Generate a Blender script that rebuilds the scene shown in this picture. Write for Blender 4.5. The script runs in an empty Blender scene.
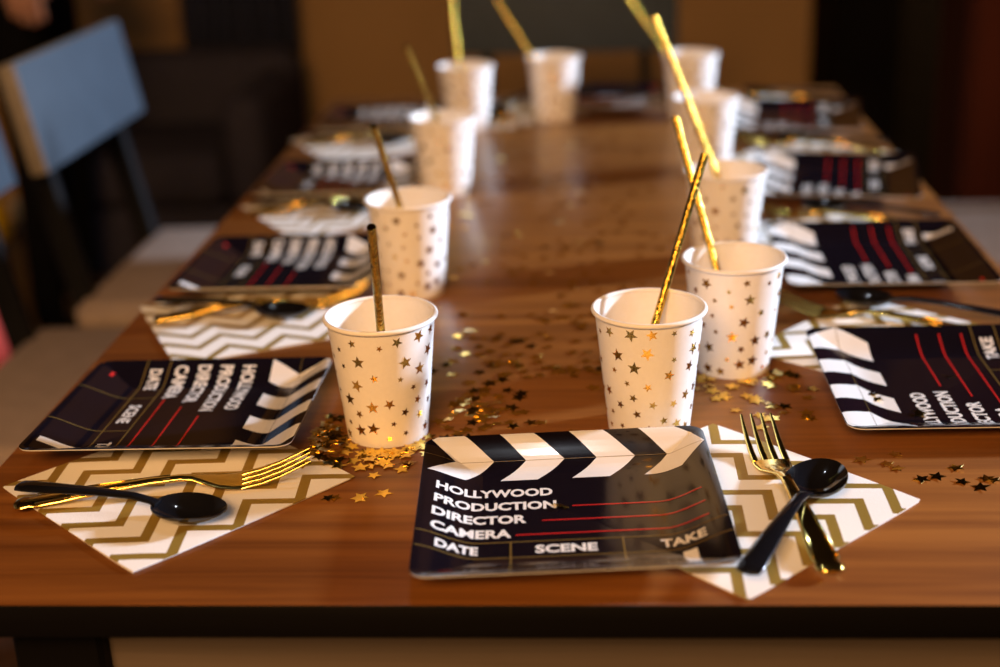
import bpy, bmesh, math, random
import numpy as np
from mathutils import Vector, Matrix
PI = math.pi
rad = math.radians
scene = bpy.context.scene
COL = scene.collection
TZ = 0.75                                   # height of the table top

# ------------------------------------------------------------------ camera
cd = bpy.data.cameras.new('camera'); cam = bpy.data.objects.new('camera', cd); COL.objects.link(cam)
cd.lens = 50.0; cd.sensor_width = 36.0; cd.sensor_fit = 'HORIZONTAL'; cd.clip_start = 0.02
p_, y_, r_ = rad(20.219), rad(4.194), rad(-2.226)
fw = Vector((-math.sin(y_) * math.cos(p_), math.cos(y_) * math.cos(p_), -math.sin(p_)))
rt = Vector((math.cos(y_), math.sin(y_), 0)); up = rt.cross(fw)
rt, up = math.cos(r_) * rt + math.sin(r_) * up, -math.sin(r_) * rt + math.cos(r_) * up
cam.matrix_world = Matrix(((rt.x, up.x, -fw.x, 0.0175), (rt.y, up.y, -fw.y, -0.6565), (rt.z, up.z, -fw.z, TZ + 0.40), (0, 0, 0, 1)))
cd.dof.use_dof = True; cd.dof.focus_distance = 0.90; cd.dof.aperture_fstop = 3.0
scene.camera = cam

# ------------------------------------------------------------------ light and exposure
w = bpy.data.worlds.new('world'); scene.world = w; w.use_nodes = True
w.node_tree.nodes['Background'].inputs[0].default_value = (0.5, 0.4, 0.3, 1)
w.node_tree.nodes['Background'].inputs[1].default_value = 0.02
scene.view_settings.view_transform = 'Standard'; scene.view_settings.look = 'None'
scene.view_settings.gamma = 1.0; scene.view_settings.use_curve_mapping = False
scene.view_settings.exposure = 0.12

def area(name, loc, target, sx, sy, power, col):
    l = bpy.data.lights.new(name, 'AREA'); l.shape = 'RECTANGLE'; l.size = sx; l.size_y = sy; l.energy = power; l.color = col
    o = bpy.data.objects.new(name, l); COL.objects.link(o); o.location = loc
    o.rotation_euler = (Vector(target) - Vector(loc)).to_track_quat('-Z', 'Y').to_euler()
    return o
area('window_daylight', (4.33, 1.95, 2.15), (0, 0.4, 0.78), 0.30, 0.36, 520, (0.68, 0.80, 1.0))
area('warm_room_light', (-0.35, -1.9, 2.25), (0, 0.8, 0.78), 1.2, 0.8, 84, (1.0, 0.53, 0.20))
dl = bpy.data.lights.new('ceiling_downlight', 'POINT'); dl.energy = 7; dl.color = (0.82, 0.9, 1.0); dl.shadow_soft_size = 0.035
dlo = bpy.data.objects.new('ceiling_downlight', dl); COL.objects.link(dlo); dlo.location = (-0.05, 0.62, 2.42)

# ------------------------------------------------------------------ materials
def hexlin(h):
    f = lambda v: v / 12.92 if v <= 0.04045 else ((v + 0.055) / 1.055) ** 2.4
    return tuple(f(int(h[i:i + 2], 16) / 255) for i in (0, 2, 4)) + (1,)
MATS = {}
def mat(name, col, rough=0.5, metal=0.0, coat=0.0, spec=0.5, noise=0.0, nscale=(8, 8, 8), bump=0.0):
    m = bpy.data.materials.new(name); m.use_nodes = True; nt = m.node_tree; b = nt.nodes['Principled BSDF']
    b.inputs['Base Color'].default_value = col if len(col) == 4 else tuple(col) + (1,)
    b.inputs['Roughness'].default_value = rough; b.inputs['Metallic'].default_value = metal
    b.inputs['Coat Weight'].default_value = coat; b.inputs['Coat Roughness'].default_value = 0.08
    b.inputs['Specular IOR Level'].default_value = spec
    tc = nt.nodes.new('ShaderNodeTexCoord'); mp = nt.nodes.new('ShaderNodeMapping'); mp.inputs['Scale'].default_value = nscale
    n = nt.nodes.new('ShaderNodeTexNoise'); n.inputs['Scale'].default_value = 1.0; n.inputs['Detail'].default_value = 5
    nt.links.new(tc.outputs['Object'], mp.inputs['Vector']); nt.links.new(mp.outputs['Vector'], n.inputs['Vector'])
    if noise > 0:
        r = nt.nodes.new('ShaderNodeValToRGB'); c = b.inputs['Base Color'].default_value[:]
        r.color_ramp.elements[0].position = 0.3; r.color_ramp.elements[1].position = 0.7
        r.color_ramp.elements[0].color = tuple(max(0, v * (1 - noise)) for v in c[:3]) + (1,)
        r.color_ramp.elements[1].color = tuple(min(1, v * (1 + noise)) for v in c[:3]) + (1,)
        nt.links.new(n.outputs['Fac'], r.inputs['Fac']); nt.links.new(r.outputs['Color'], b.inputs['Base Color'])
    if bump > 0:
        bp = nt.nodes.new('ShaderNodeBump'); bp.inputs['Strength'].default_value = bump; bp.inputs['Distance'].default_value = 0.002
        nt.links.new(n.outputs['Fac'], bp.inputs['Height']); nt.links.new(bp.outputs['Normal'], b.inputs['Normal'])
    MATS[name] = m
    return m

def wood_mat(name, dark, mid, light, rough, coat, scale=(2.2, 60, 60)):
    m = bpy.data.materials.new(name); m.use_nodes = True; nt = m.node_tree; b = nt.nodes['Principled BSDF']
    L = nt.links.new
    tc = nt.nodes.new('ShaderNodeTexCoord')
    mp = nt.nodes.new('ShaderNodeMapping'); mp.inputs['Scale'].default_value = scale
    n = nt.nodes.new('ShaderNodeTexNoise'); n.inputs['Scale'].default_value = 1; n.inputs['Detail'].default_value = 8; n.inputs['Roughness'].default_value = 0.62; n.inputs['Distortion'].default_value = 0.6
    mp2 = nt.nodes.new('ShaderNodeMapping'); mp2.inputs['Scale'].default_value = (scale[0] * .5, scale[1] * .13, scale[2] * .13)
    n2 = nt.nodes.new('ShaderNodeTexNoise'); n2.inputs['Scale'].default_value = 1; n2.inputs['Detail'].default_value = 3; n2.inputs['Distortion'].default_value = 0.4
    L(tc.outputs['Object'], mp.inputs['Vector']); L(mp.outputs['Vector'], n.inputs['Vector'])
    L(tc.outputs['Object'], mp2.inputs['Vector']); L(mp2.outputs['Vector'], n2.inputs['Vector'])
    mx = nt.nodes.new('ShaderNodeMix'); mx.data_type = 'FLOAT'; mx.inputs[0].default_value = 0.45
    L(n.outputs['Fac'], mx.inputs[2]); L(n2.outputs['Fac'], mx.inputs[3])
    r = nt.nodes.new('ShaderNodeValToRGB'); e = r.color_ramp.elements
    e[0].position = 0.33; e[0].color = dark; e[1].position = 0.68; e[1].color = light
    x = e.new(0.5); x.color = mid
    L(mx.outputs[0], r.inputs['Fac']); L(r.outputs['Color'], b.inputs['Base Color'])
    b.inputs['Roughness'].default_value = rough; b.inputs['Coat Weight'].default_value = coat; b.inputs['Coat Roughness'].default_value = 0.16
    bp = nt.nodes.new('ShaderNodeBump'); bp.inputs['Strength'].default_value = 0.12; bp.inputs['Distance'].default_value = 0.0006
    L(mx.outputs[0], bp.inputs['Height']); L(bp.outputs['Normal'], b.inputs['Normal'])
    MATS[name] = m
    return m

def chevron_mat(name):
    """white tissue with metallic gold zigzag lines, in the napkin's own coordinates"""
    m = bpy.data.materials.new(name); m.use_nodes = True; nt = m.node_tree; b = nt.nodes['Principled BSDF']; L = nt.links.new
    tc = nt.nodes.new('ShaderNodeTexCoord'); sp = nt.nodes.new('ShaderNodeSeparateXYZ'); L(tc.outputs['Object'], sp.inputs[0])
    def M(op, a, bb=None):
        n = nt.nodes.new('ShaderNodeMath'); n.operation = op
        for i, v in enumerate((a, bb)):
            if v is None: continue
            if isinstance(v, (int, float)): n.inputs[i].default_value = v
            else: L(v, n.inputs[i])
        return n.outputs[0]
    half = 0.0235
    tri = M('PINGPONG', M('ADD', sp.outputs[0], 1.0), half)       # 0..half
    t = M('SUBTRACT', sp.outputs[1], tri)
    fr = M('FRACT', M('DIVIDE', M('ADD', t, 1.0), 0.0293))
    line = M('LESS_THAN', fr, 0.33)
    mxn = nt.nodes.new('ShaderNodeMix'); mxn.data_type = 'RGBA'
    mxn.inputs[6].default_value = (0.83, 0.82, 0.80, 1); mxn.inputs[7].default_value = (0.36, 0.24, 0.045, 1)
    L(line, mxn.inputs[0]); L(mxn.outputs[2], b.inputs['Base Color'])
    b.inputs['Roughness'].default_value = 0.8
    L(M('MULTIPLY', line, 0.35), b.inputs['Metallic'])
    L(M('SUBTRACT', 0.85, M('MULTIPLY', line, 0.45)), b.inputs['Roughness'])
    vo = nt.nodes.new('ShaderNodeTexVoronoi'); vo.inputs['Scale'].default_value = 900; L(tc.outputs['Object'], vo.inputs['Vector'])
    bp = nt.nodes.new('ShaderNodeBump'); bp.inputs['Strength'].default_value = 0.25; bp.inputs['Distance'].default_value = 0.0003
    L(vo.outputs['Distance'], bp.inputs['Height']); L(bp.outputs['Normal'], b.inputs['Normal'])
    MATS[name] = m

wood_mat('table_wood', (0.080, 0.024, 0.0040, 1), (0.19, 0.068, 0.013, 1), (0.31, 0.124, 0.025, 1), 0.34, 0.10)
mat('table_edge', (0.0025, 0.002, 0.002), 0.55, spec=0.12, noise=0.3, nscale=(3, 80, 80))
wood_mat('apron_wood', (0.085, 0.065, 0.05, 1), (0.12, 0.092, 0.072, 1), (0.16, 0.125, 0.10, 1), 0.5, 0.0)
mat('cup_paper', (0.88, 0.85, 0.82), 0.42, noise=0.02, nscale=(300, 300, 300))
mat('gold_foil', (0.70, 0.43, 0.10), 0.22, metal=1.0, noise=0.1, nscale=(60, 60, 60))
mat('gold_straw', (0.62, 0.41, 0.07), 0.18, metal=1.0, noise=0.55, nscale=(420, 420, 300), bump=0.55)
mat('gold_plastic', (0.84, 0.62, 0.17), 0.13, metal=1.0, noise=0.05, nscale=(40, 40, 40))
mat('gold_confetti', (0.82, 0.58, 0.11), 0.12, metal=1.0, noise=0.15, nscale=(90, 90, 90))
mat('black_plastic', (0.006, 0.006, 0.008), 0.07, coat=0.0, noise=0.2, nscale=(30, 30, 30))
mat('plate_black', (0.006, 0.004, 0.007), 0.11, coat=0.0, noise=0.1, nscale=(50, 50, 50))
mat('plate_paper', (0.70, 0.68, 0.66), 0.6, noise=0.04, nscale=(90, 90, 90))
mat('print_white', (0.80, 0.78, 0.76), 0.16, coat=0.3, noise=0.02, nscale=(50, 50, 50))
mat('print_red', (0.55, 0.02, 0.02), 0.16, coat=0.3, noise=0.05, nscale=(50, 50, 50))
mat('print_gold', (0.17, 0.11, 0.03), 0.2, coat=0.3, noise=0.05, nscale=(50, 50, 50))
chevron_mat('napkin_chevron')
mat('napkin_white', (0.80, 0.79, 0.77), 0.85, noise=0.03, nscale=(200, 200, 200), bump=0.2)
mat('chair_panel', (0.048, 0.065, 0.086), 0.6, spec=0.2, noise=0.06, nscale=(20, 20, 20))
mat('chair_panel_edge', (0.22, 0.19, 0.15), 0.6, noise=0.15, nscale=(60, 4, 60))
mat('chair_metal', (0.006, 0.006, 0.007), 0.6, spec=0.15, noise=0.2, nscale=(30, 30, 30))
mat('chair_seat', (0.33, 0.255, 0.21), 0.75, noise=0.10, nscale=(40, 40, 40), bump=0.1)
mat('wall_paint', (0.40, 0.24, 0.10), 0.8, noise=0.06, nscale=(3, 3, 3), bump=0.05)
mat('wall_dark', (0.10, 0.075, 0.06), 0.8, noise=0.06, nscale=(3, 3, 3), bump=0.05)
mat('ceiling_paint', (0.06, 0.05, 0.045), 0.9, noise=0.05, nscale=(3, 3, 3))
wood_mat('floor_wood', (0.03, 0.018, 0.012, 1), (0.06, 0.038, 0.025, 1), (0.10, 0.06, 0.04, 1), 0.4, 0.1, scale=(30, 1.5, 30))
mat('navy_cloth', (0.040, 0.046, 0.085), 0.95, spec=0.05, noise=0.2, nscale=(60, 60, 60))
mat('grey_cloth', (0.055, 0.050, 0.045), 0.95, spec=0.05, noise=0.2, nscale=(60, 60, 60))
mat('armchair_cloth', (0.048, 0.045, 0.065), 0.9, spec=0.05, noise=0.25, nscale=(50, 50, 50), bump=0.2)
mat('black_lacquer', (0.006, 0.005, 0.005), 0.8, spec=0.03, noise=0.2, nscale=(5, 5, 5))
wood_mat('red_wood', (0.05, 0.008, 0.002, 1), (0.09, 0.014, 0.004, 1), (0.13, 0.024, 0.006, 1), 0.9, 0.0, scale=(40, 40, 2))
mat('metal_knob', (0.5, 0.45, 0.4), 0.3, metal=1.0, noise=0.1)
mat('window_white', (0.7, 0.7, 0.7), 0.5, noise=0.03)
mat('black_clothes', (0.005, 0.005, 0.006), 0.95, spec=0.05, noise=0.2, nscale=(80, 80, 80))
mat('skin', (0.50, 0.27, 0.19), 0.5, noise=0.06, nscale=(30, 30, 30))
mat('hair', (0.012, 0.008, 0.006), 0.5, noise=0.3, nscale=(200, 200, 20))
mat('eye_white', (0.7, 0.7, 0.7), 0.2, noise=0.02)
mat('red_fabric', (0.62, 0.07, 0.05), 0.8, noise=0.12, nscale=(50, 50, 50))
mat('yellow_rubber', (0.85, 0.55, 0.01), 0.25, noise=0.05)

# ------------------------------------------------------------------ helpers
def link(name, me, parent=None, loc=(0, 0, 0), rot=(0, 0, 0)):
    o = bpy.data.objects.new(name, me); COL.objects.link(o); o.location = loc; o.rotation_euler = rot
    if parent: o.parent = parent
    return o
def mesh(name, bm, mats, smooth=True, sharp=None):
    me = bpy.data.meshes.new(name); bm.normal_update()
    for f in bm.faces: f.smooth = smooth
    bm.to_mesh(me); bm.free()
    for m in (mats if isinstance(mats, (list, tuple)) else [mats]): me.materials.append(MATS[m])
    if smooth and sharp is not None:
        me.set_sharp_from_angle(angle=rad(sharp))
    return me
def tag(o, label, cat, group=None):
    o['label'] = label; o['category'] = cat
    if group: o['group'] = group
    return o
def thing(name, label, cat, loc=(0, 0, 0), rot=(0, 0, 0), group=None):
    o = link(name, None, None, loc, rot); o.empty_display_size = 0.05
    return tag(o, label, cat, group)
def structure(o):
    o['kind'] = 'structure'; return o
def box(bm, lo, hi, bevel=0.0, seg=2, mi=0):
    r = bmesh.ops.create_cube(bm, size=1.0); vs = r['verts']
    for v in vs:
        v.co = Vector([lo[i] + (v.co[i] + 0.5) * (hi[i] - lo[i]) for i in range(3)])
    fs = list({f for v in vs for f in v.link_faces})
    for f in fs: f.material_index = mi
    if bevel > 0:
        es = list({e for v in vs for e in v.link_edges})
        bmesh.ops.bevel(bm, geom=es, offset=bevel, segments=seg, affect='EDGES', profile=0.5)
    return vs
def beam(bm, a, b, wx, wy, bevel=0.003):
    """a bar of rectangular section from a to b"""
    a, b = Vector(a), Vector(b); d = b - a
    vs0 = set(bm.verts)
    box(bm, (-wx / 2, -wy / 2, 0), (wx / 2, wy / 2, d.length), bevel, 1)
    q = d.to_track_quat('Z', 'Y').to_matrix()
    for v in bm.verts:
        if v not in vs0: v.co = a + q @ v.co
def lathe(bm, prof, n=48, close=False):
    rings = []
    for r, z in prof:
        rings.append([bm.verts.new((max(r, 1e-5) * math.cos(2 * PI * i / n), max(r, 1e-5) * math.sin(2 * PI * i / n), z)) for i in range(n)])
    if close: rings.append(rings[0])
    for A, B in zip(rings, rings[1:]):
        for i in range(n):
            bm.faces.new((A[i], A[(i + 1) % n], B[(i + 1) % n], B[i]))
    return rings
def loft(bm, st, n=12, caps=True, power=2.6):
    """st: (s, y, z, half width, half thickness) stations along x; superellipse sections"""
    rings = []
    for s, y, z, wd, th in st:
        ring = []
        for i in range(n):
            a = 2 * PI * i / n; c_, s_ = math.cos(a), math.sin(a)
            ring.append(bm.verts.new((s, y + wd * math.copysign(abs(c_) ** (2 / power), c_), z + th * math.copysign(abs(s_) ** (2 / power), s_))))
        rings.append(ring)
    for A, B in zip(rings, rings[1:]):
        for i in range(n): bm.faces.new((A[i], B[i], B[(i + 1) % n], A[(i + 1) % n]))
    if caps:
        bm.faces.new(rings[0]); bm.faces.new(rings[-1][::-1])
    bmesh.ops.recalc_face_normals(bm, faces=bm.faces[:])
def tube(bm, a, b, r, n=12, thick=0.0):
    a, b = Vector(a), Vector(b); q = (b - a).to_track_quat('Z', 'Y').to_matrix(); Ln = (b - a).length
    vs0 = set(bm.verts)
    if thick: lathe(bm, [(r, 0), (r, Ln), (r - thick, Ln), (r - thick, 0)], n, close=True)
    else:
        rr = lathe(bm, [(r, 0), (r, Ln)], n); bm.faces.new(rr[0][::-1]); bm.faces.new(rr[1])
    for v in bm.verts:
        if v not in vs0: v.co = a + q @ v.co
def copy_tree(o, parent=None):
    c = o.copy(); COL.objects.link(c)
    if parent: c.parent = parent
    for ch in list(o.children): copy_tree(ch, c)
    return c

# ------------------------------------------------------------------ the room
X0, X1, Y0, Y1, ZC = -2.6, 2.65, -2.3, 3.5, 2.5
def shell(name, lo, hi, m):
    bm = bmesh.new(); box(bm, lo, hi); return structure(link(name, mesh(name, bm, m, False)))
shell('floor', (X0 - .1, Y0 - .1, -.1), (X1 + .1, Y1 + .1, 0), 'floor_wood')
shell('ceiling', (X0 - .1, Y0 - .1, ZC), (X1 + .1, Y1 + .1, ZC + .1), 'ceiling_paint')
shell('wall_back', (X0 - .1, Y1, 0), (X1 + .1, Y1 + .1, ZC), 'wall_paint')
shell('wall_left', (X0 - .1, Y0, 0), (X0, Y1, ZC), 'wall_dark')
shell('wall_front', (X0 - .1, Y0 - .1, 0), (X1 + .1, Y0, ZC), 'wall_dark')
bm = bmesh.new()                                          # right wall with a window opening
WY0, WY1, WZ0, WZ1 = .95, 1.95, 1.46, 2.10
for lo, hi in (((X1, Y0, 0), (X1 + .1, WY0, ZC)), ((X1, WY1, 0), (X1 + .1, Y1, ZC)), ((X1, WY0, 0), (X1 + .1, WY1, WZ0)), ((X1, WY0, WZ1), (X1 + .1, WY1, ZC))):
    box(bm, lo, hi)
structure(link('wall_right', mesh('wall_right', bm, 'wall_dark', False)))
bm = bmesh.new()
for lo, hi in (((X1 - .02, WY0 - .05, WZ0 - .05), (X1 + .05, WY0, WZ1 + .05)), ((X1 - .02, WY1, WZ0 - .05), (X1 + .05, WY1 + .05, WZ1 + .05)), ((X1 - .02, WY0, WZ0 - .05), (X1 + .05, WY1, WZ0)), ((X1 - .02, WY0, WZ1), (X1 + .05, WY1, WZ1 + .05))):
    box(bm, lo, hi, .006, 1)
structure(link('window_1', mesh('window_1', bm, 'window_white', False)))
for nm, lo, hi in (('baseboard_back', (X0, Y1 - .015, 0), (X1, Y1, .09)), ('baseboard_left', (X0, Y0, 0), (X0 + .015, Y1 - .015, .09))):
    bm = bmesh.new(); box(bm, lo, hi, .004, 1); structure(link(nm, mesh(nm, bm, 'window_white', False)))

# ------------------------------------------------------------------ the table
TW, TL = 0.39, 1.505
tbl = thing('dining_table', 'long dark-edged brown wooden table laid for a party', 'table', (0, TL / 2, 0))
bm = bmesh.new(); box(bm, (-TW, -TL / 2, TZ - .022), (TW, TL / 2, TZ), .0022, 2)
bm.normal_update()
for f in bm.faces: f.material_index = 0 if f.normal.z > .6 else 1
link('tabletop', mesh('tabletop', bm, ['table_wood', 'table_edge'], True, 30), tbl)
for sx in (-1, 1):
    for sy in (-1, 1):
        bm = bmesh.new(); box(bm, (-.027, -.027, 0), (.027, .027, TZ - .022), .003, 1)
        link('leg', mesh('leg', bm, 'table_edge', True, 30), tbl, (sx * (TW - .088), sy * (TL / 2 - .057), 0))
for sy in (-1, 1):
    bm = bmesh.new(); box(bm, (-(TW - .111), -.009, TZ - .072), (TW - .111, .009, TZ - .0225), .002, 1)
    link('apron', mesh('apron', bm, 'apron_wood', True, 30), tbl, (0, sy * (TL / 2 - .052), 0))
for sx in (-1, 1):
    bm = bmesh.new(); box(bm, (-.009, -(TL / 2 - .085), TZ - .072), (.009, TL / 2 - .085, TZ - .0225), .002, 1)
    link('apron', mesh('apron', bm, 'apron_wood', True, 30), tbl, (sx * (TW - .083), 0, 0))

# ------------------------------------------------------------------ chairs
def make_chair():
    """seat faces +x locally; origin on the floor below the middle of the seat"""
    t = link('dining_chair', None); t.empty_display_size = .05
    bm = bmesh.new(); box(bm, (-.20, -.215, .462), (.185, .215, .52), .022, 4)
    for v in bm.verts:
        if v.co.z > .5: v.co.z -= .012 * ((v.co.x / .21) ** 2 + (v.co.y / .215) ** 2) * .5
    link('seat', mesh('seat', bm, 'chair_seat'), t)
    bm = bmesh.new()
    for lo, hi in (((-.19, -.19, .435), (-.16, .19, .461)), ((.135, -.19, .435), (.165, .19, .461)), ((-.16, -.19, .435), (.135, -.16, .461)), ((-.16, .16, .435), (.135, .19, .461))):
        box(bm, lo, hi, .003, 1)
    link('seat_frame', mesh('seat_frame', bm, 'chair_metal', True, 30), t)
    for sy in (-1, 1):
        bm = bmesh.new(); beam(bm, (.15, sy * .175, .44), (.16, sy * .19, 0), .032, .032); link('front_leg', mesh('front_leg', bm, 'chair_metal', True, 30), t)
        bm = bmesh.new(); beam(bm, (-.185, sy * .16, .46), (-.24, sy * .17, 0), .036, .036); link('rear_leg', mesh('rear_leg', bm, 'chair_metal', True, 30), t)
        bm = bmesh.new(); beam(bm, (-.185, sy * .16, .44), (-.262, sy * .16, .845), .022, .036); link('back_post', mesh('back_post', bm, 'chair_metal', True, 30), t)
    bm = bmesh.new(); box(bm, (-.014, -.225, -.078), (.014, .225, .078), .004, 2)
    bm.normal_update()
    for f in bm.faces: f.material_index = 0 if abs(f.normal.x) > .8 else 1
    b = link('backrest_panel', mesh('backrest_panel', bm, ['chair_panel', 'chair_panel_edge'], True, 30), t, (-.223, 0, .785), (0, rad(-10), 0))
    return t
ch = make_chair()
ch.location = (-.547, 1.43, 0)
tag(ch, 'left-side chair whose whole grey backrest panel shows, beside the third left plate', 'chair', 'dining chairs')
for loc, rz, lab in (((-.570, .925, 0), 0, 'left-side chair cut off by the left picture edge, nearest to the camera'),
                     ((.535, 1.50, 0), PI, 'right-side chair with only its grey seat showing past the table'),
                     ((-.035, 1.955, 0), -PI / 2, 'chair at the far end of the table facing the camera')):
    k = copy_tree(ch); k.location = loc; k.rotation_euler = (0, 0, rz); k['label'] = lab

# ------------------------------------------------------------------ cups and straws
CUPH = .088
def star_pts(r, rin=.42, a0=PI / 2):
    return [((r if i % 2 == 0 else r * rin) * math.cos(a0 + i * PI / 5), (r if i % 2 == 0 else r * rin) * math.sin(a0 + i * PI / 5)) for i in range(10)]
def cup_r(z): return .0283 + (.0372 - .0283) * z / CUPH
def cup_meshes():
    bm = bmesh.new()
    pr = [(cup_r(z), z) for z in np.linspace(0, .0868, 9)] + [(cup_r(z) - .0006, z) for z in np.linspace(.0868, .0075, 9)] + [(.0285, .0065), (.0278, .0002)]
    lathe(bm, pr, 64, close=True); bmesh.ops.recalc_face_normals(bm, faces=bm.faces[:])
    body = mesh('cup_body', bm, 'cup_paper', True, 40)
    bm = bmesh.new()
    lathe(bm, [(.0372 + .0006 + .0017 * math.cos(a), .0868 + .0017 * math.sin(a)) for a in [2 * PI * i / 12 for i in range(12)]], 64, close=True)
    bmesh.ops.recalc_face_normals(bm, faces=bm.faces[:])
    rim = mesh('cup_rim', bm, 'cup_paper')
    bm = bmesh.new(); bmesh.ops.create_circle(bm, cap_ends=True, segments=48, radius=.0287)
    for v in bm.verts: v.co.z = .0072
    bot = mesh('cup_bottom', bm, 'cup_paper', False)
    rnd = random.Random(5); pts = []
    while len(pts) < 78:
        z = rnd.uniform(.006, .082); s = rnd.uniform(0, 2 * PI * .033)
        d = min([math.hypot((s - q[0] + .5 * .2073) % .2073 - .5 * .2073, z - q[1]) for q in pts] or [1])
        if d > .0112 or rnd.random() < .0004: pts.append((s, z))
    bm = bmesh.new()
    for s, z in pts:
        r = rnd.choice((.0024, .0033, .0042, .0050)); a0 = rnd.uniform(0, 2 * PI); th = s / .033
        vs = []
        for x, y in [(0, 0)] + star_pts(r, .42, a0):
            zz = min(max(z + y, .001), .085); R_ = cup_r(zz) + .00013; t = th + x / R_
            vs.append(bm.verts.new((R_ * math.cos(t), R_ * math.sin(t), zz)))
        for i in range(10): bm.faces.new((vs[0], vs[1 + i], vs[1 + (i + 1) % 10]))
    stars = mesh('star_print', bm, 'gold_foil')
    return body, rim, bot, stars
CM = cup_meshes()
cups = {  # x, y, turn, label
 'L1': (-0.129, 0.231, 0.0, 'white gold-starred paper cup nearest on the left, confetti heaped at its foot'),
 'L2': (-0.148, 0.542, 1.1, 'white gold-starred paper cup second along the left row'),
 'L3': (-0.153, 0.906, 2.3, 'white gold-starred paper cup third along the left row'),
 'L4': (-0.156, 1.254, 3.1, 'white gold-starred paper cup farthest along the left row'),
 'C5': (-0.036, 1.312, 4.0, 'white gold-starred paper cup standing alone mid-table at the far end'),
 'R1': (0.054, 0.238, 5.0, 'white gold-starred paper cup right behind the front clapperboard plate'),
 'R2': (0.122, 0.348, 0.6, 'white gold-starred paper cup just behind and right of the nearest right one'),
 'R3': (0.141, 0.622, 1.7, 'white gold-starred paper cup third along the right row'),
 'R4': (0.151, 0.986, 2.8, 'white gold-starred paper cup fourth along the right row, no straw showing'),
 'R5': (0.155, 1.305, 3.7, 'white gold-starred paper cup farthest along the right row')}
for k, (x, y, a, lab) in cups.items():
    t = thing('paper_cup', lab, 'cup', (x, y, TZ), (0, 0, a), 'gold-starred paper cups')
    for n, me in zip(('cup_wall', 'rim', 'bottom', 'star_print'), CM): link(n, me, t)
straws = {  # base radius, base azimuth, rim azimuth, length
 'L1': (.017, 1.694, 4.863, .200, 'gold foil straw in the nearest left cup'),
 'R1': (.0188, 3.790, 1.203, .200, 'gold foil straw in the cup behind the front plate, leaning right'),
 'R2': (.0124, 5.134, 2.070, .200, 'gold foil straw leaning left, crossing behind the front right straw'),
 'R3': (.0225, .550, 1.9035, .238, 'gold foil straw rising high out of the third right cup'),
 'L2': (.0198, 1.307, 4.617, .200, 'gold foil straw in the second left cup'),
 'L3': (.0189, .385, 4.645, .200, 'gold foil straw in the third left cup'),
 'L4': (.0105, 4.208, 1.976, .200, 'gold foil straw in the farthest left cup, cut by the top edge'),
 'C5': (.0182, 5.808, 2.864, .200, 'gold foil straw in the lone far cup, leaning left out of frame'),
 'R5': (.0225, 6.337, 2.883, .200, 'gold foil straw in the farthest right cup, leaning left out of frame')}
for k, (rb, ab, ac, Ln, lab) in straws.items():
    cx, cy = cups[k][:2]
    B = Vector((rb * math.cos(ab), rb * math.sin(ab), .0115)); C = Vector((.0320 * math.cos(ac), .0320 * math.sin(ac), .0868))
    D = (C - B).normalized()
    bm = bmesh.new(); tube(bm, (0, 0, 0), D * (Ln - .006), .0029, 16, .0003); bmesh.ops.recalc_face_normals(bm, faces=bm.faces[:])
    tag(link('drinking_straw', mesh('drinking_straw', bm, 'gold_straw', True, 40), None, (cx + B.x, cy + B.y, TZ + B.z)), lab, 'straw', 'gold straws')

# ------------------------------------------------------------------ plates
PA, PR = .0918, .011
PD = [0, .003, .006, .010, .015, .020, .025, .030, .034, .038]
PZ = [.0130, .0125, .0116, .0101, .0079, .0056, .0036, .0020, .0013, .0010]
def pz(u, v):
    qx, qy = abs(u) - (PA - PR), abs(v) - (PA - PR)
    d = PR - math.hypot(max(qx, 0), max(qy, 0)) - min(max(qx, qy), 0)
    return float(np.interp(d, PD, PZ))
def plate_body():
    bm = bmesh.new(); n = 7
    def ring(d, z):
        r = max(PR - d, .0004); h = PA - d - r; out = []
        for q, (sx, sy) in enumerate(((1, 1), (-1, 1), (-1, -1), (1, -1))):
            for i in range(n):
                a = q * PI / 2 + i / (n - 1) * PI / 2
                out.append(bm.verts.new((sx * h + r * math.cos(a), sy * h + r * math.sin(a), z)))
        return out
    def skin(A, B, mi):
        N = len(A)
        for i in range(N):
            f = bm.faces.new((A[i], A[(i + 1) % N], B[(i + 1) % N], B[i])); f.material_index = mi
    top = [ring(d, z) for d, z in zip(PD, PZ)]
    for A, B in zip(top, top[1:]): skin(A, B, 0)
    bm.faces.new(top[-1]).material_index = 0
    bot = [ring(d + .0002, z - .0008) for d, z in zip(PD, PZ)]
    for A, B in zip(bot, bot[1:]): skin(B, A, 1)
    bm.faces.new(bot[-1][::-1]).material_index = 1
    skin(bot[0], top[0], 1)
    bmesh.ops.recalc_face_normals(bm, faces=bm.faces[:])
    return mesh('plate_body', bm, ['plate_black', 'plate_paper'], True, 50)
def drape(bm, eps=.00022):
    """cut flat print along the plate's fold lines and lay it on the relief"""
    def cut(co, no):
        bmesh.ops.bisect_plane(bm, geom=bm.verts[:] + bm.edges[:] + bm.faces[:], plane_co=co, plane_no=no, dist=1e-7)
    for d in PD[1:]:
        for s in (-1, 1):
            cut((s * (PA - d), 0, 0), (1, 0, 0)); cut((0, s * (PA - d), 0), (0, 1, 0))
    cut((0, 0, 0), (1, 1, 0)); cut((0, 0, 0), (1, -1, 0))
    for v in bm.verts: v.co.z = pz(v.co.x, v.co.y) + eps
    bm.normal_update()
    for f in bm.faces:
        if f.normal.z < 0: f.normal_flip()
def poly(bm, pts):
    bm.faces.new([bm.verts.new((x / 1000, y / 1000, 0)) for x, y in pts])
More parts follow.
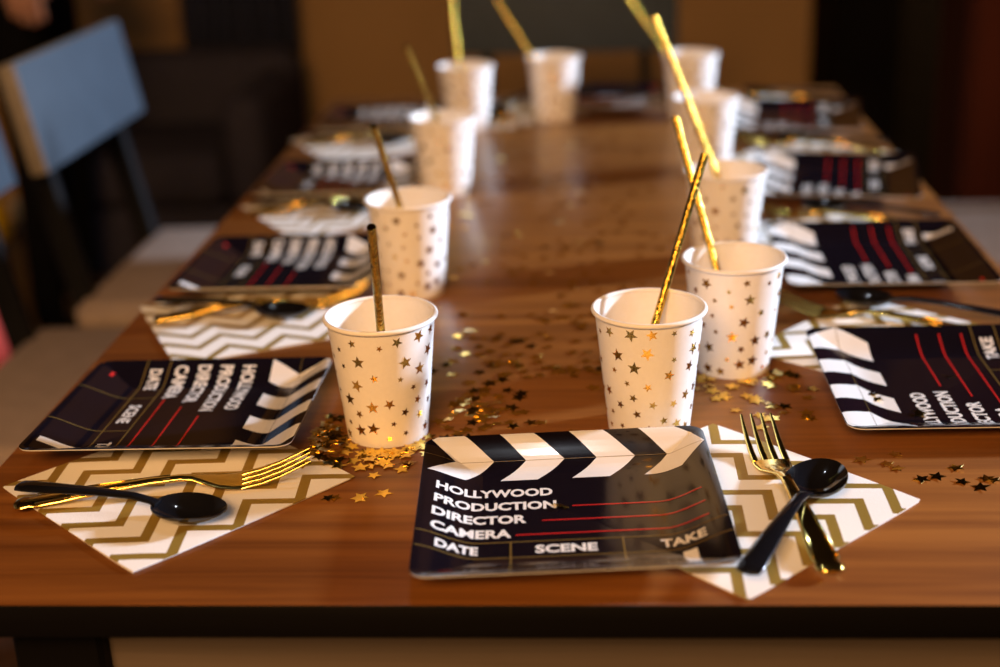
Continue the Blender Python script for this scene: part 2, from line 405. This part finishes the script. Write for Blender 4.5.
def text_into(bm, body, u0, u1, v0, v1):
    c = bpy.data.curves.new('txt', 'FONT'); c.body = body; c.size = 1.0; c.offset = .036; c.resolution_u = 3; c.fill_mode = 'FRONT'
    o = bpy.data.objects.new('txt', c); COL.objects.link(o)
    dg = bpy.context.evaluated_depsgraph_get(); me = bpy.data.meshes.new_from_object(o.evaluated_get(dg))
    co = np.array([v.co[:2] for v in me.vertices]); lo, hi = co.min(0), co.max(0)
    vs = [bm.verts.new(((u0 + (p[0] - lo[0]) / (hi[0] - lo[0]) * (u1 - u0)) / 1000, (v0 + (p[1] - lo[1]) / (hi[1] - lo[1]) * (v1 - v0)) / 1000, 0)) for p in co]
    for f in me.polygons:
        try: bm.faces.new([vs[i] for i in f.vertices])
        except ValueError: pass
    bpy.data.objects.remove(o); bpy.data.curves.remove(c); bpy.data.meshes.remove(me)
def plate_prints():
    out = []
    def add(name, m, polys, eps=.00022):
        bm = bmesh.new()
        for p in polys: poly(bm, p)
        bmesh.ops.remove_doubles(bm, verts=bm.verts[:], dist=1e-7)
        drape(bm, eps); out.append((name, mesh(name, bm, m, False)))
    for x0 in (-88.5, -42.5, 3.5, 49.5):
        if x0 < -80: pp = [[(-87.5, 88), (-84, 91), (-66, 91.3), (-46.5, 68), (-71.5, 68)], [(-71.5, 68), (-46.5, 68), (-64.5, 45.5), (-88.5, 45.5)]]
        elif x0 > 40: pp = [[(x0, 91.3), (x0 + 24, 91.3), (84, 84), (90.6, 68), (x0 + 17, 68)], [(x0 + 17, 68), (90.6, 68), (x0 + 24, 45.5), (x0, 45.5)]]
        else: pp = [[(x0, 91.3), (x0 + 22.5, 91.3), (x0 + 42, 68), (x0 + 17, 68)], [(x0 + 17, 68), (x0 + 42, 68), (x0 + 24, 45.5), (x0, 45.5)]]
        add('clapper_stripe', 'print_white', pp)
    for s, u0, u1, v0, v1 in (('HOLLYWOOD', -82, -9.7, 22.5, 33.1), ('PRODUCTION', -82.5, -7.8, 4.9, 15.5), ('DIRECTOR', -83, -26.4, -12.4, -1.8), ('CAMERA', -83, -35.7, -30, -19.4),
                              ('DATE', -79.5, -55, -49.5, -40), ('SCENE', -21.8, 14.3, -49.5, -40), ('TAKE', 51, 77, -49.5, -40), ('1', 62, 70, -85, -58)):
        bm = bmesh.new(); text_into(bm, s, u0, u1, v0, v1)
        bmesh.ops.remove_doubles(bm, verts=bm.verts[:], dist=1e-7)
        drape(bm); out.append(('lettering', mesh('lettering', bm, 'print_white', False)))
    for u0, v in ((2, 7.4), (-17, -10), (-33, -26.8)): add('red_rule', 'print_red', [[(u0, v - .55), (81, v - .55), (81, v + .55), (u0, v + .55)]])
    add('red_date_mark', 'print_red', [[(-76, -79), (-68, -79), (-68, -76.5), (-76, -76.5)]])
    for v in (-35.2, -53.5): add('gold_rule', 'print_gold', [[(-91, v - .45), (91, v - .45), (91, v + .45), (-91, v + .45)]], .00018)
    for u in (-36, 29.5): add('gold_divider', 'print_gold', [[(u - .45, -91.5), (u + .45, -91.5), (u + .45, -34.8), (u - .45, -34.8)]], .00026)
    add('hinge_line', 'print_gold', [[(-91, 67.75), (91, 67.75), (91, 68.15), (-91, 68.15)]], .0003)
    return out
PB = plate_body(); PP = plate_prints()
plates = {
 'F': (.0004, .0985, 3.1, .0032, 'black clapperboard party plate nearest the camera at the table front'),
 'L1': (-.276, .247, -89, .0048, 'black clapperboard party plate nearest on the left side'),
 'L2': (-.275, .594, -90, .0024, 'black clapperboard party plate second along the left side'),
 'L3': (-.276, .930, -90, .0024, 'black clapperboard party plate third along the left side'),
 'L4': (-.272, 1.275, -90, .0024, 'black clapperboard party plate farthest along the left side'),
 'R1': (.274, .290, 91, .0024, 'black clapperboard party plate nearest on the right, stars scattered on it'),
 'R2': (.277, .592, 90, .0024, 'black clapperboard party plate second along the right side'),
 'R3': (.287, .890, 80, .0024, 'black clapperboard party plate third along the right side'),
 'R4': (.284, 1.228, 82, .0024, 'black clapperboard party plate farthest along the right side'),
 'E': (.040, 1.398, 180, .0024, 'black clapperboard party plate at the far end of the table')}
for k, (x, y, a, z, lab) in plates.items():
    t = thing('party_plate', lab, 'plate', (x, y, TZ + z), (0, 0, rad(a)), 'clapperboard plates')
    t.rotation_euler[1] = rad({'F': -1.0, 'L1': -2.6}.get(k, -1.4))          # its right side rests on the napkin
    t.location.z += .0010
    link('plate_body', PB, t)
    for n, me in PP: link(n, me, t)

# ------------------------------------------------------------------ napkins
def napkin_mesh(name, S, z0, z1, m, skew=0.0, top_curve=0.0):
    bm = bmesh.new(); N = 14; h = S / 2
    g = lambda i: -h + S * i / N
    V = [[[None] * (N + 1) for _ in range(N + 1)] for _ in range(2)]
    for L_ in range(2):
        for i in range(N + 1):
            for j in range(N + 1):
                x, y = g(i), g(j)
                e = max(abs(x), abs(y)) / h
                z = (z0, z1)[L_] - (top_curve * max(0, e - .8) / .2 if L_ else 0)
                x2 = x * (1 - .01 * (abs(y) / h) ** 6); y2 = y * (1 - .01 * (abs(x) / h) ** 6)
                V[L_][i][j] = bm.verts.new((x2 + skew * y, y2, z))
    for i in range(N):
        for j in range(N):
            bm.faces.new((V[1][i][j], V[1][i + 1][j], V[1][i + 1][j + 1], V[1][i][j + 1]))
            bm.faces.new((V[0][i][j], V[0][i][j + 1], V[0][i + 1][j + 1], V[0][i + 1][j]))
    for i in range(N):
        for a, b in (((i, 0), (i + 1, 0)), ((N, i), (N, i + 1)), ((i + 1, N), (i, N)), ((0, i + 1), (0, i))):
            bm.faces.new((V[0][a[0]][a[1]], V[0][b[0]][b[1]], V[1][b[0]][b[1]], V[1][a[0]][a[1]]))
    bmesh.ops.recalc_face_normals(bm, faces=bm.faces[:])
    return mesh(name, bm, m, True, 50)
NT = napkin_mesh('top_fold', .166, .0012, .0022, 'napkin_chevron', .0, .0004)
NB = napkin_mesh('under_fold', .164, .0001, .0010, 'napkin_white', .012)
napkins = {
 'F': (.098, .119, -45, 'gold chevron paper napkin under the front fork and black spoon'),
 'L1': (-.257, .150, -132, 'gold chevron paper napkin in front of the nearest left plate'),
 'L2': (-.282, .470, -153, 'gold chevron paper napkin in front of the second left plate'),
 'L3': (-.268, .826, -147, 'gold chevron paper napkin in front of the third left plate'),
 'L4': (-.285, 1.170, -150, 'gold chevron paper napkin in front of the farthest left plate'),
 'R1': (.2525, .3855, 49, 'gold chevron paper napkin poking out behind the nearest right plate'),
 'R2': (.257, .690, 49, 'gold chevron paper napkin poking out behind the second right plate'),
 'R3': (.285, 1.025, 46, 'gold chevron paper napkin poking out behind the third right plate'),
 'R4': (.275, 1.345, 44, 'gold chevron paper napkin poking out behind the farthest right plate'),
 'E': (-.105, 1.350, 135, 'gold chevron paper napkin at the far end beside the lone cup')}
for k, (x, y, a, lab) in napkins.items():
    t = thing('paper_napkin', lab, 'napkin', (x, y, TZ), (0, 0, rad(a)), 'chevron napkins')
    link('top_fold', NT, t); link('under_fold', NB, t)

# ------------------------------------------------------------------ cutlery
def fork_meshes():
    bm = bmesh.new()
    loft(bm, [(0, 0, .0020, .0030, .0012), (.0015, 0, .0022, .0068, .0018), (.006, 0, .0026, .0082, .0022), (.010, 0, .0028, .0066, .0018), (.014, 0, .0030, .0082, .0019), (.030, 0, .0042, .0074, .0019), (.060, 0, .0068, .0056, .0018), (.085, 0, .0086, .0043, .0018), (.104, 0, .0088, .0036, .0018)], 16)
    bm2 = bmesh.new()
    loft(bm2, [(.104, 0, .0088, .0036, .0018), (.112, 0, .0080, .0046, .0016), (.120, 0, .0058, .0078, .0014), (.128, 0, .0036, .0110, .0012), (.138, 0, .0024, .0121, .0011), (.143, 0, .0024, .0122, .0011)], 16)
    tines = []
    for k in range(4):
        y = (k - 1.5) * .0068; b = bmesh.new()
        loft(b, [(.1425, y, .0024, .0023, .0010), (.155, y * 1.01, .0042, .0022, .0010), (.168, y * 1.01, .0078, .0017, .0010), (.180, y * 1.0, .0125, .0013, .0009), (.188, y * .98, .0160, .0007, .0006)], 10)
        tines.append(mesh('tine', b, 'gold_plastic', True, 50))
    beads = []
    for s in (-1, 1):
        bm3 = bmesh.new(); loft(bm3, [(.012 + .002, s * .0068, .0049, .0005, .0005), (.060, s * .0044, .0086, .0005, .0005), (.098, s * .0026, .0105, .0004, .0004)], 8); beads.append(mesh('raised_edge', bm3, 'gold_plastic', True))
    return mesh('fork_handle', bm, 'gold_plastic', True, 45), mesh('fork_head', bm2, 'gold_plastic', True, 45), tines, beads
FH, FD, FT, FB = fork_meshes()
def spoon_meshes():
    bm = bmesh.new()
    loft(bm, [(0, 0, .0120, .0040, .0012), (.0015, 0, .0121, .0070, .0016), (.008, 0, .0124, .0078, .0018), (.030, 0, .0132, .0070, .0018), (.065, 0, .0142, .0050, .0018), (.092, 0, .0140, .0038, .0019), (.106, 0, .0118, .0038, .0018), (.1115, 0, .0104, .0052, .0012)], 16)
    h = mesh('spoon_handle', bm, 'black_plastic', True, 45)
    bm = bmesh.new(); nr, na = 9, 40; s0, ln = .108, .055
    def P(r, a, off):
        c_, s_ = math.cos(a), math.sin(a)
        wd = .0192 * (1 - .10 * c_)
        x = s0 + ln / 2 + r * c_ * ln / 2 * (1 + .0); y = r * s_ * wd
        return (x, y, .0008 + .0095 * r ** 2.3 + off)
    top, bot = [], []
    for L_, off in ((top, .0009), (bot, -.0006)):
        c0 = bm.verts.new(P(0, 0, off)); L_.append([c0])
        for i in range(1, nr + 1): L_.append([bm.verts.new(P(i / nr, 2 * PI * j / na, off)) for j in range(na)])
        for j in range(na): bm.faces.new((c0, L_[1][j], L_[1][(j + 1) % na]))
        for i in range(1, nr):
            for j in range(na): bm.faces.new((L_[i][j], L_[i + 1][j], L_[i + 1][(j + 1) % na], L_[i][(j + 1) % na]))
    for j in range(na): bm.faces.new((top[-1][j], top[-1][(j + 1) % na], bot[-1][(j + 1) % na], bot[-1][j]))
    bmesh.ops.recalc_face_normals(bm, faces=bm.faces[:])
    return h, mesh('spoon_bowl', bm, 'black_plastic', True, 60)
SH, SB = spoon_meshes()
NZ = TZ + .0026
forks = {  # handle end x, y, heading in degrees
 'F': (.1460, .026, 96.5, 'gold plastic fork on the front napkin, under the black spoon'),
 'L1': (-.352, .112, 13.0, 'gold plastic fork on the nearest left napkin'),
 'L2': (-.366, .462, 15.0, 'gold plastic fork on the second left napkin'),
 'L3': (-.362, .808, 14.0, 'gold plastic fork on the third left napkin'),
 'L4': (-.368, 1.155, 14.0, 'gold plastic fork on the farthest left napkin'),
 'R1': (.334, .390, 153.0, 'gold plastic fork behind the nearest right plate'),
 'R2': (.350, .704, 156.0, 'gold plastic fork behind the second right plate'),
 'R3': (.372, 1.045, 158.0, 'gold plastic fork behind the third right plate'),
 'R4': (.365, 1.360, 160.0, 'gold plastic fork behind the farthest right plate'),
 'E': (-.112, 1.440, -88.0, 'gold plastic fork on the far end napkin')}
spoons = {
 'F': (.0975, .0095, 65.0, 'black plastic spoon lying across the front gold fork'),
 'L1': (-.352, .122, -13.0, 'black plastic spoon on the nearest left napkin'),
 'L2': (-.372, .490, -12.0, 'black plastic spoon on the second left napkin'),
 'L3': (-.366, .835, -12.0, 'black plastic spoon on the third left napkin'),
 'L4': (-.372, 1.182, -12.0, 'black plastic spoon on the farthest left napkin'),
 'R1': (.352, .416, 151.0, 'black plastic spoon behind the nearest right plate'),
 'R2': (.364, .716, 150.0, 'black plastic spoon behind the second right plate'),
 'R3': (.380, 1.058, 152.0, 'black plastic spoon behind the third right plate'),
 'R4': (.372, 1.374, 152.0, 'black plastic spoon behind the farthest right plate'),
 'E': (-.080, 1.440, -112.0, 'black plastic spoon on the far end napkin')}
for k, (x, y, a, lab) in forks.items():
    t = thing('plastic_fork', lab, 'fork', (x, y, NZ), (0, 0, rad(a)), 'gold forks')
    link('handle', FH, t); link('head', FD, t)
    for m in FB: link('raised_edge', m, t)
    for m in FT: link('tine', m, t)
for k, (x, y, a, lab) in spoons.items():
    t = thing('plastic_spoon', lab, 'spoon', (x, y, NZ), (0, 0, rad(a)), 'black spoons')
    t.scale = (.9 if k != 'F' else .97,) * 3
    link('handle', SH, t); link('bowl', SB, t)

# ------------------------------------------------------------------ star confetti
def star_mesh(r, th=.00016):
    bm = bmesh.new()
    lo = [bm.verts.new((x, y, -th)) for x, y in star_pts(r, .46)]; hi = [bm.verts.new((x, y, 0)) for x, y in star_pts(r, .46)]
    c = bm.verts.new((0, 0, 0)); c2 = bm.verts.new((0, 0, -th))
    for i in range(10):
        j = (i + 1) % 10
        bm.faces.new((c, hi[i], hi[j])); bm.faces.new((c2, lo[j], lo[i])); bm.faces.new((lo[i], lo[j], hi[j], hi[i]))
    return mesh('star', bm, 'gold_confetti', False)
SM = [star_mesh(.0060), star_mesh(.0067), star_mesh(.0053)]
rs = random.Random(11)
cup_xy = [(v[0], v[1]) for v in cups.values()]
def plate_hit(x, y):
    for px, py, a, z, _ in plates.values():
        c_, s_ = math.cos(rad(a)), math.sin(rad(a)); u = c_ * (x - px) + s_ * (y - py); v = -s_ * (x - px) + c_ * (y - py)
        if max(abs(u), abs(v)) < PA + .004: return True
    return False
def napkin_hit(x, y):
    for px, py, a, _ in napkins.values():
        c_, s_ = math.cos(rad(a)), math.sin(rad(a)); u = c_ * (x - px) + s_ * (y - py); v = -s_ * (x - px) + c_ * (y - py)
        if max(abs(u), abs(v)) < .085: return True
    return False
def free(x, y):
    return all(math.hypot(x - a, y - b) > .0325 for a, b in cup_xy) and not plate_hit(x, y) and abs(x) < TW - .01 and .02 < y < TL - .02
def put_star(x, y, label, group, z=None, tilt=4.0):
    n = napkin_hit(x, y)
    zz = TZ + (.0024 if n else .0002) + rs.uniform(.0001, .0007) + .0052 * math.sin(rad(tilt)) if z is None else z
    o = link('confetti_star', rs.choice(SM), None, (x, y, zz), (rad(rs.gauss(0, tilt)), rad(rs.gauss(0, tilt)), rs.uniform(0, 2 * PI)))
    tag(o, label, 'confetti', group)
STARS = 0
def cluster(n, fn, label, group, tilt=4.0):
    global STARS
    k = tries = 0
    while k < n and tries < n * 60:
        tries += 1; x, y = fn()
        if not free(x, y): continue
        put_star(x, y, label, group, None, tilt); k += 1; STARS += 1
def gauss(cx, cy, sx, sy): return lambda: (rs.gauss(cx, sx), rs.gauss(cy, sy))
def arc(cx, cy, r0, r1, a0, a1):
    def f():
        a = rad(rs.uniform(a0, a1)); r = r0 + (r1 - r0) * rs.random() ** 1.5
        return cx + r * math.cos(a), cy + r * math.sin(a)
    return f
cluster(64, arc(-.129, .231, .031, .072, 195, 345), 'gold star confetti heaped in front of the nearest left cup', 'stars heaped before the nearest left cup', 5)
cluster(42, gauss(-.178, .222, .010, .022), 'gold star confetti between the nearest left plate and cup', 'stars between left plate and cup', 5)
cluster(62, gauss(-.065, .262, .020, .026), 'gold star confetti clustered right of the nearest left cup', 'stars right of the nearest left cup', 4)
cluster(40, gauss(-.040, .360, .040, .042), 'gold star confetti scattered mid-table between the second left and right cups', 'stars scattered mid-table', 4)
cluster(34, arc(.122, .348, .034, .075, 200, 335), 'gold star confetti in front of the second right cup', 'stars before the second right cup', 5)
cluster(16, gauss(.150, .262, .014, .014), 'gold star confetti beside the front fork tines', 'stars by the fork tines', 3)
PX = lambda pts: pts
for i, (x, y) in enumerate([(-.150, .128), (-.133, .1285), (-.1335, .126), (-.119, .134), (-.1535, .127)]):
    put_star(x, y, 'single gold confetti star lying on bare wood before the nearest left cup', 'lone stars before the left cup', None, 2); STARS += 1
for x, y in [(.246, .145), (.232, .152), (.262, .149), (.266, .147), (.222, .149), (.255, .137), (.205, .172), (.213, .186), (.19, .178), (.21, .165), (.247, .165)]:
    put_star(x, y, 'gold confetti star on bare wood between the front napkin and right plate', 'stars right of the front napkin', None, 3); STARS += 1
for x, y in [(-.345, .143)]:
    put_star(x, y, 'single gold confetti star on the corner of the nearest left napkin', 'star on the left napkin', None, 2); STARS += 1
def on_plate(key, u, v, label, group):
    global STARS
    px, py, a, z, _ = plates[key]; c_, s_ = math.cos(rad(a)), math.sin(rad(a))
    put_star(px + c_ * u - s_ * v, py + s_ * u + c_ * v, label, group, TZ + z + pz(u, v) + .0012, 6); STARS += 1
on_plate('F', -.004, .0085, 'single gold confetti star on the front plate beside the word PRODUCTION', 'star on the front plate')
for u, v in ((-.012, .060), (.012, .046), (.026, .030), (.028, .026), (.022, -.004), (.024, -.008), (-.02, .058), (-.045, .034)):
    on_plate('R1', u, v, 'gold confetti star lying on the nearest right plate', 'stars on the right plate')
far_n = 300 - STARS
cluster(max(0, far_n), lambda: (rs.gauss(-.005, .055), rs.uniform(.42, .78)), 'blurred gold star confetti in the middle of the table beyond the second cups', 'stars in mid distance', 4)
bm = bmesh.new(); k = 0                                   # the rest, too far and blurred to pick apart
while k < 230:
    x, y = rs.gauss(-.005, .065), .33 + .9 * rs.random() ** 1.5
    if not free(x, y) or napkin_hit(x, y): continue
    a0 = rs.uniform(0, 2 * PI); tx, ty = rs.gauss(0, .06), rs.gauss(0, .06); z = TZ + rs.uniform(.0010, .0014)
    vs = [bm.verts.new((x + p, y + q, z + tx * p + ty * q)) for p, q in star_pts(.0055, .46, a0)]
    c = bm.verts.new((x, y, z))
    for i in range(10): bm.faces.new((c, vs[i], vs[(i + 1) % 10]))
    k += 1
o = tag(link('star_confetti', mesh('star_confetti', bm, 'gold_confetti', False)), 'loose scatter of blurred gold star confetti down the middle of the table', 'confetti'); o['kind'] = 'stuff'

# ------------------------------------------------------------------ furniture behind
def curtain(name, x0, x1, y, folds, m, label):
    bm = bmesh.new(); N = folds * 10; A = []
    for z in (0.01, 2.42):
        A.append([bm.verts.new((x0 + (x1 - x0) * i / N, y + .022 * math.sin(2 * PI * folds * i / N), z)) for i in range(N + 1)])
    for i in range(N): bm.faces.new((A[0][i], A[0][i + 1], A[1][i + 1], A[1][i]))
    me = mesh(name, bm, m); o = link(name, me); sd = o.modifiers.new('thick', 'SOLIDIFY'); sd.thickness = .004
    return tag(o, label, 'curtain')
curtain('curtain', -1.17, -.828, 3.38, 5, 'navy_cloth', 'dark navy curtain hanging against the tan wall on the left')
curtain('curtain', .80, .98, 3.30, 4, 'grey_cloth', 'dark grey curtain between the black cabinet and the red-brown wardrobe')
def cabinet(name, x0, x1, y0, y1, h, m, label, cat, doors):
    t = thing(name, label, cat, ((x0 + x1) / 2, (y0 + y1) / 2, 0)); hx, hy = (x1 - x0) / 2, (y1 - y0) / 2
    bm = bmesh.new(); box(bm, (-hx, -hy + .02, 0), (hx, hy, h), .004, 1); link('body', mesh('body', bm, m, True, 30), t)
    wd = 2 * hx / doors
    for i in range(doors):
        bm = bmesh.new(); box(bm, (-hx + i * wd + .003, -hy, .06), (-hx + (i + 1) * wd - .003, -hy + .019, h - .01), .004, 1); d = link('door', mesh('door', bm, m, True, 30), t)
        bm = bmesh.new(); s = 1 if i % 2 == 0 else -1; xk = -hx + (i + .5) * wd + s * (wd / 2 - .04)
        bmesh.ops.create_uvsphere(bm, u_segments=16, v_segments=10, radius=.012)
        for v in bm.verts: v.co += Vector((xk, -hy - .013, 1.0))
        link('knob', mesh('knob', bm, 'metal_knob'), d)
cabinet('tall_cabinet', .652, .795, 3.0, 3.48, 2.1, 'black_lacquer', 'tall narrow black cabinet against the back wall', 'cabinet', 1)
cabinet('wardrobe', .985, 1.75, 3.0, 3.48, 2.1, 'red_wood', 'dark red-brown wooden wardrobe at the right picture edge', 'wardrobe', 2)
t = thing('armchair', 'dark upholstered armchair in the shadows behind the left chairs', 'armchair', (-1.10, 3.03, 0))
for n, lo, hi, bv in (('base', (-.30, -.34, .08), (.30, .26, .26), .02), ('seat_cushion', (-.195, -.36, .262), (.195, .12, .40), .05), ('backrest', (-.30, .121, .262), (.30, .30, .58), .06),
                      ('armrest', (-.31, -.36, .262), (-.20, .118, .54), .045), ('armrest', (.20, -.36, .262), (.31, .118, .54), .045)):
    bm = bmesh.new(); box(bm, lo, hi, bv, 4); link(n, mesh(n, bm, 'armchair_cloth'), t)
for sx in (-1, 1):
    for sy in (-.28, .2):
        bm = bmesh.new(); tube(bm, (sx * .25, sy, 0), (sx * .25, sy, .081), .02, 12); link('foot', mesh('foot', bm, 'chair_metal', True, 40), t)
t = thing('floor_pouf', 'red fabric floor pouf at the left picture edge', 'pouf', (-1.375, 1.96, 0))
bm = bmesh.new(); lathe(bm, [(0, .30), (.10, .30), (.17, .285), (.20, .24), (.205, .15), (.20, .06), (.17, .012), (.10, .0), (0, 0)], 40); bmesh.ops.recalc_face_normals(bm, faces=bm.faces[:])
link('cushion_body', mesh('cushion_body', bm, 'red_fabric'), t)
bm = bmesh.new(); lathe(bm, [(.205 + .006 * math.cos(a), .15 + .006 * math.sin(a)) for a in [2 * PI * i / 8 for i in range(8)]], 40, close=True); link('piping', mesh('piping', bm, 'red_fabric'), t)
bm = bmesh.new(); bmesh.ops.create_icosphere(bm, subdivisions=4, radius=.10)
t = thing('play_ball', 'shiny yellow ball on the floor at the left picture edge', 'ball', (-1.80, 3.2, 0))
link('ball_skin', mesh('ball_skin', bm, 'yellow_rubber'), t, (0, 0, .10))
bm = bmesh.new(); tube(bm, (0, 0, 0), (0, 0, .004), .008, 12); link('valve', mesh('valve', bm, 'chair_metal', False), t, (0, 0, .198))

# ------------------------------------------------------------------ person standing beyond the left chairs
def person():
    V, E_, Rr = [], [], []
    def add(p, r, prev=None):
        V.append(p); Rr.append(r)
        if prev is not None: E_.append((prev, len(V) - 1))
        return len(V) - 1
    pel = add((0, 0, .95), .125); sp = add((0, 0, 1.12), .115, pel); che = add((.0, 0, 1.30), .125, sp)
    nb = add((0, 0, 1.43), .062, che); nk = add((.012, 0, 1.495), .052, nb); hd = add((.03, 0, 1.575), .082, nk); add((.025, 0, 1.655), .072, hd)
    for s in (-1, 1):
        hip = add((0, s * .09, .88), .088, pel); kn = add((.015, s * .10, .50), .056, hip); an = add((-.015, s * .10, .085), .040, kn); add((.13, s * .11, .035), .035, an)
        sh = add((0, s * .165, 1.375), .062, che); el = add((-.05, s * .225, 1.13), .043, sh); wr = add((.055, s * .24, .955), .027, el); pa = add((.082, s * .242, .895), .026, wr)
        for k, (dx, ln) in enumerate(((-.027, .062), (-.009, .074), (.010, .078), (.028, .070))):
            b = add((.090 + dx, s * .243, .868), .0105, pa); m_ = add((.096 + dx * 1.05, s * .240, .868 - ln * .5), .0092, b); add((.098 + dx * 1.05, s * .232, .868 - ln), .0078, m_)
        b = add((.112, s * .238, .902), .0115, pa); m_ = add((.134, s * .232, .872), .0100, b); add((.142, s * .228, .846), .0085, m_)
    me = bpy.data.meshes.new('body'); me.from_pydata(V, E_, [])
    o = bpy.data.objects.new('tmp', me); COL.objects.link(o)
    o.modifiers.new('skin', 'SKIN'); o.modifiers.new('sub', 'SUBSURF').levels = 2
    if not me.skin_vertices: pass
    for i, d in enumerate(me.skin_vertices[0].data):
        d.radius = (Rr[i], Rr[i]); d.use_root = (i == 0)
    o.modifiers['skin'].use_smooth_shade = True
    dg = bpy.context.evaluated_depsgraph_get(); dg.update()
    out = bpy.data.meshes.new_from_object(o.evaluated_get(dg)); bpy.data.objects.remove(o)
    out.materials.clear(); out.materials.append(MATS['black_clothes']); out.materials.append(MATS['skin'])
    for f in out.polygons:
        c = f.center; f.use_smooth = True
        f.material_index = 1 if (c.z > 1.455 or (abs(c.y) > .19 and c.z < .965 and c.z > .7)) else 0
    return out
t = thing('person', 'person in black clothes standing at the top left, one hand hanging down', 'person', (-1.235, 2.42, 0))
link('body', person(), t)
bm = bmesh.new(); bmesh.ops.create_uvsphere(bm, u_segments=32, v_segments=20, radius=.098)
bmesh.ops.delete(bm, geom=[v for v in bm.verts if v.co.z < -.02 and v.co.x > -.01 or v.co.z < .035 and v.co.x > .045 or v.co.z < -.08], context='VERTS')
for v in bm.verts: v.co = Vector((.012 + v.co.x * 1.02, v.co.y * .93, 1.625 + v.co.z * 1.05))
link('hair', mesh('hair', bm, 'hair'), t)
for s in (-1, 1):
    bm = bmesh.new(); bmesh.ops.create_uvsphere(bm, u_segments=12, v_segments=8, radius=.012); link('eye', mesh('eye', bm, 'eye_white'), t, (.100, s * .03, 1.60))
    bm = bmesh.new(); bmesh.ops.create_uvsphere(bm, u_segments=12, v_segments=8, radius=.02)
    for v in bm.verts: v.co = Vector((v.co.x * .8, v.co.y * .4, v.co.z * 1.5))
    link('ear', mesh('ear', bm, 'skin'), t, (.02, s * .086, 1.59))
bm = bmesh.new(); bmesh.ops.create_cone(bm, cap_ends=True, segments=12, radius1=.014, radius2=.005, depth=.045); link('nose', mesh('nose', bm, 'skin'), t, (.113, 0, 1.578), (0, rad(-12), 0))
bm = bmesh.new(); box(bm, (-.006, -.022, -.006), (.006, .022, .006), .004, 2); link('mouth', mesh('mouth', bm, 'red_fabric'), t, (.103, 0, 1.535))
